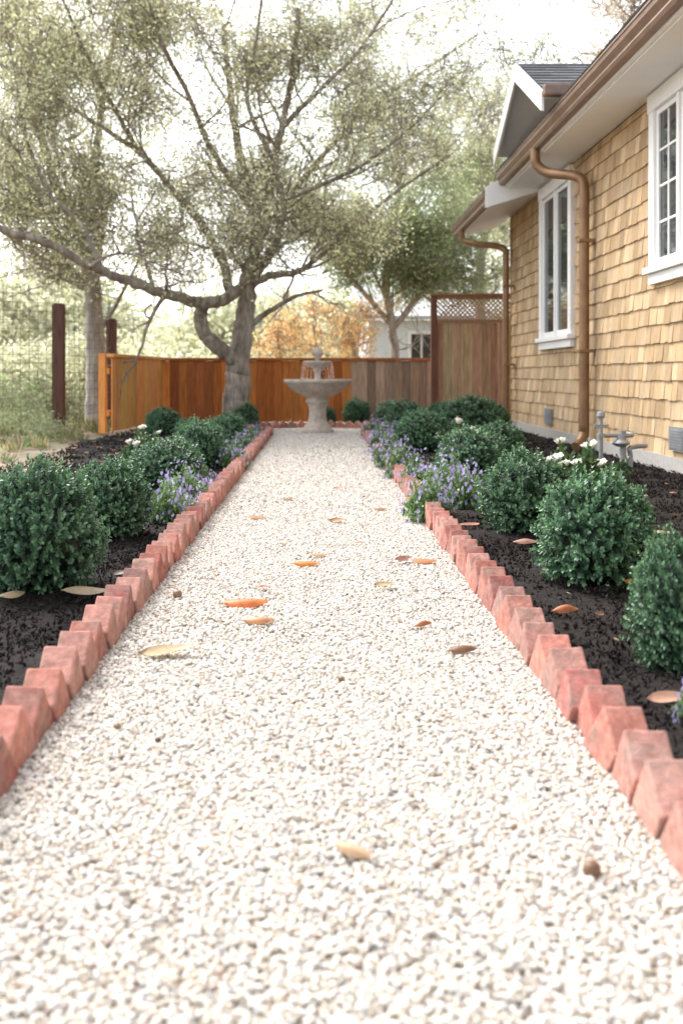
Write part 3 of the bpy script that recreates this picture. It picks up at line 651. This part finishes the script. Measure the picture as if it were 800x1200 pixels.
base=V(((276-372)/F*16.1,16.1,-.05))
T.limb([base,Q(277,465,16.1),Q(279,430,16.1),Q(284,395,16.1),Q(289,355,16.2),Q(291,320,16.3),Q(300,285,16.5),Q(296,240,16.7),Q(280,180,17),Q(270,110,17.2),Q(262,30,17.4)],.25,.04,1.5,skip=.5,sub=(1,2.5))
T.limb([Q(279,425,16.05),Q(258,408,15.9),Q(240,392,15.8),Q(235,372,15.7),Q(240,357,15.6),Q(265,350,15.5),Q(290,330,15.4),Q(310,305,15.3),Q(325,280,15.3),Q(330,235,15.3),Q(322,190,15.3),Q(330,150,15.2),Q(342,90,15.1),Q(350,10,15)],.14,.04,1.6,skip=.5,sub=(1,2.4))
T.limb([Q(238,357,15.65),Q(215,350,15.4),Q(180,340,15.1),Q(140,325,14.8),Q(100,308,14.5),Q(50,283,14.2),Q(0,268,13.9),Q(-60,240,13.6)],.10,.045,1.6,skip=.2,sub=(.9,2.2),up=.9)
T.limb([Q(288,385,16.15),Q(315,365,16),Q(345,348,15.8),Q(378,340,15.7)],.06,.02,1.8,skip=.5,sub=(.5,1.0))
T.limb([Q(291,335,16.2),Q(320,322,16.4),Q(350,318,16.6),Q(375,300,16.8),Q(420,260,17),Q(470,220,17.2),Q(530,180,17.3)],.075,.022,2.2,skip=.3,sub=(.9,2.0))
T.limb([Q(270,345,15.9),Q(262,310,16),Q(235,260,16.2),Q(200,220,16.4),Q(165,180,16.5),Q(120,150,16.7),Q(60,110,17)],.09,.03,1.9,skip=.2,sub=(1,2.3))
T.limb([Q(300,285,16.5),Q(340,230,16.9),Q(380,180,17.2),Q(430,130,17.5),Q(500,80,17.8),Q(560,40,18)],.07,.02,2.2,skip=.2,sub=(.9,2.1))
T.limb([Q(296,245,16.7),Q(250,180,16),Q(220,110,15.4),Q(190,50,14.8),Q(170,-20,14.3)],.06,.022,1.9,skip=.2,sub=(1,2.3))
T.limb([Q(120,318,14.7),Q(100,270,14.7),Q(60,230,14.8),Q(20,200,15),Q(-30,150,15.2)],.04,.02,2.0,skip=.2,sub=(.8,1.8))
T.limb([Q(330,150,15.2),Q(370,110,14.8),Q(420,60,14.4),Q(460,0,14)],.045,.018,2.4,skip=.2,sub=(1,2.2))
T.limb([Q(322,190,15.3),Q(290,120,15),Q(300,50,14.8),Q(310,-30,14.6)],.045,.018,1.8,skip=.2,sub=(1,2.2))
T.limb([Q(165,180,16.5),Q(130,120,16),Q(100,60,15.5),Q(70,-10,15)],.045,.018,2.4,skip=.1,sub=(1,2.2))
T.limb([Q(330,235,15.3),Q(380,215,15),Q(430,190,14.8),Q(480,150,14.6),Q(520,110,14.5)],.04,.016,2.4,skip=.2,sub=(.8,1.8))
T.limb([Q(60,230,14.8),Q(30,160,15),Q(20,90,15.3),Q(0,10,15.5)],.035,.015,2.4,skip=.1,sub=(1,2.0))
def keepf(p): return p.z>2.3+ (.3 if p.x>-1 else 0) and p.y>10
T.build('oak_tree',M_bark,C_oak,3000,(.7,1.25),keepf)

T2=Tree(9)
def Q2(x,y,Y): return P(x,y,Y-1.7)
b0=V(((113-372)/F*17.3,17.3,-.05))
T2.limb([b0,Q2(114,460,19),Q2(112,400,19),Q2(109,350,19),Q2(106,315,19),Q2(85,255,19.2),Q2(62,205,19.5),Q2(40,120,19.8),Q2(30,30,20)],.23,.05,2,skip=.4)
T2.limb([Q2(108,320,19),Q2(118,260,19.2),Q2(112,200,19.4),Q2(120,120,19.7),Q2(135,40,20)],.12,.035,2,skip=.2)
T2.limb([Q2(107,330,19),Q2(60,310,18.7),Q2(10,275,18.4),Q2(-50,230,18)],.08,.03,2,skip=.2)
T2.limb([Q2(111,400,19),Q2(140,350,19.3),Q2(165,300,19.6)],.05,.02,2,skip=.3)
T2.build('pale_barked_tree',M_barkpale,C_oak,1000,(.9,1.5),lambda p:p.z>2.6)

T3=Tree(14)
T3.limb([V((1.6,22,-.05)),V((1.7,22,1.5)),V((1.5,22,3)),V((1.8,22,5)),V((1.7,22,6.3))],.13,.04,4,skip=.3,sub=(1.2,2.3))
T3.limb([V((1.6,22,1.8)),V((2.4,22,2.8)),V((3.2,22,4)),V((4.0,22,5.0))],.08,.03,4,skip=.2,sub=(.9,1.8))
T3.limb([V((1.6,22,2)),V((.9,21.8,2.8)),V((.3,21.5,3.4)),V((-.3,21,4))],.07,.03,4,skip=.2,sub=(.8,1.6))
T3.build('live_oak_tree',M_barkpale,C_dark,800,(.8,1.4),lambda p:p.z>2.6 and p.z<6.6-.4*max(0,p.x-1.2))
T4=Tree(21)
T4.limb([V((6.5,20,-.05)),V((6.4,20,3)),V((6.5,20,6)),V((6.3,20,8.5))],.2,.05,4,skip=.4,sub=(1.2,2.6))
T4.build('russet_tree',M_barkpale,C_red,450,(.7,1.3),lambda p:p.z>4)
T4b=Tree(22)
T4b.limb([V((4.4,26,-.05)),V((4.2,26,3)),V((4.4,26,5)),V((4.2,26,6.5))],.2,.05,4,skip=.3,sub=(1.2,2.2))
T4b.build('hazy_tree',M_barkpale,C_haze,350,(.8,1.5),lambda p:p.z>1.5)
T5=Tree(25)
for sx in(-.9,-.1,.7):
    T5.limb([V((sx,21,0)),V((sx+.1,21,1.2)),V((sx,21,1.9))],.04,.015,6,skip=.35,sub=(.4,.85))
T5.build('autumn_tree',M_barkpale,C_or,190,(.5,1.0),lambda p:1.0<p.z<2.4)

def blob(name,coll,boxes,n,sc):
    pts=[]
    for (x,y,z,rx,ry,rz,k) in boxes:
        m=int(n*k); q=unit(rng.normal(size=(m,3)))*(rng.uniform(.3,1,m)**.5)[:,None]; q=q*[rx,ry,rz]+[x,y,z]; q+=rng.normal(0,.12*rx**.5,q.shape); q=q[q[:,2]>.05]; pts.append(q)
    pts=np.concatenate(pts); return instancer(name,pts,rrot(len(pts)),rng.uniform(*sc,len(pts)),coll)
bx=[(random.uniform(-9,-3.8),random.uniform(18.8,24),random.uniform(.3,1.1),random.uniform(.6,1.3),.8,random.uniform(.5,1.1),random.uniform(.4,.9)) for i in range(18)]
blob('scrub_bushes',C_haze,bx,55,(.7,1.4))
bx=[(random.uniform(-8,-4.6),random.uniform(17,21),random.uniform(.2,.5),random.uniform(.4,.9),.6,random.uniform(.3,.6),1) for i in range(12)]
blob('green_shrubs',C_dark,bx,30,(.5,1.0))
bx=[(random.uniform(-5.6,-3.2),random.uniform(12.5,16),random.uniform(.05,.2),random.uniform(.2,.45),.3,random.uniform(.12,.3),1) for i in range(16)]
blob('low_garden_plants',C_dark,bx,10,(.3,.6))
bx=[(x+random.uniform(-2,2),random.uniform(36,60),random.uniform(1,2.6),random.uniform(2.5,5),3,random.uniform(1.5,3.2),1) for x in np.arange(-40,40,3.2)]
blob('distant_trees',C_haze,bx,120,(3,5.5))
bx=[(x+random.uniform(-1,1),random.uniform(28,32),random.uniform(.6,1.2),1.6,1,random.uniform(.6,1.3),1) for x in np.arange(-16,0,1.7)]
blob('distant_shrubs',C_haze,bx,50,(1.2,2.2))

def tuft(seed):
    r=np.random.default_rng(seed); lm=LM(); n=34; a=r.uniform(0,6.28,n); dr=np.stack([np.cos(a)*.9,np.sin(a)*.9,np.ones(n)],1)+r.normal(0,.3,(n,3))
    c=np.where(r.random((n,1))<.5,np.array([[.46,.39,.26]]),np.array([[.22,.28,.13]]))*r.uniform(.7,1.2,(n,1))
    lm.leaves(r.normal(0,.06,(n,3))*[1,1,0],dr,np.stack([np.cos(a),np.sin(a),-.3*np.ones(n)],1),r.uniform(.06,.2,n),r.uniform(.006,.025,n),c,0,.1,.25)
    return lm.mesh('tuft',[M_leaf])
C_tuft=src_coll('grass_tufts',[tuft(s) for s in(90,91,92)])
n=600; x=rng.uniform(-9,-2.9,n); y=rng.uniform(10,20,n); k=((x<-3.1)|(y>14.5))&(rng.random(n)<.6)&~((x>-3.1)&(y<17.9)); x=x[k];y=y[k]
R=rrot(len(x)); R[:,:2]*=.03
instancer('low_weeds',np.stack([x,y,np.full(len(x),-.03)],1),R,rng.uniform(.4,1.2,len(x)),C_tuft)

# ------------------------------------------------------------ neighbour house
nh=empty('neighbor_house'); Yn=27
x0=(432-372)/F*Yn; x1=(560-372)/F*Yn
b=MB(); b.box(x0,x1+2,Yn,Yn+6,0,2.35); b.obj('walls',[mk('pale_siding',(.66,.70,.73),.8,nscale=5,namt=.08,stretch=(1,1,8))],nh)
b=MB(); b.add([(x0-.3,Yn-.3,2.35),(x1+2.3,Yn-.3,2.35),(x1+2.3,Yn+3,3.6),(x0-.3,Yn+3,3.6),(x0-.3,Yn-.3,2.45),(x1+2.3,Yn-.3,2.45),(x1+2.3,Yn+3,3.7),(x0-.3,Yn+3,3.7)],[(3,2,1,0),(4,5,6,7),(0,1,5,4),(1,2,6,5),(2,3,7,6),(3,0,4,7)],(.45,.46,.48)); b.obj('roof',[M_roof],nh)
b=MB(); wx=(478-372)/F*Yn; b.box(wx,wx+.7,Yn-.06,Yn+.01,.9,2.05); b.obj('window_frame',[M_white],nh)
b=MB(); b.box(wx+.08,wx+.33,Yn-.07,Yn-.055,.98,1.97); b.box(wx+.38,wx+.62,Yn-.07,Yn-.055,.98,1.97); b.obj('window_panes',[M_glass],nh)
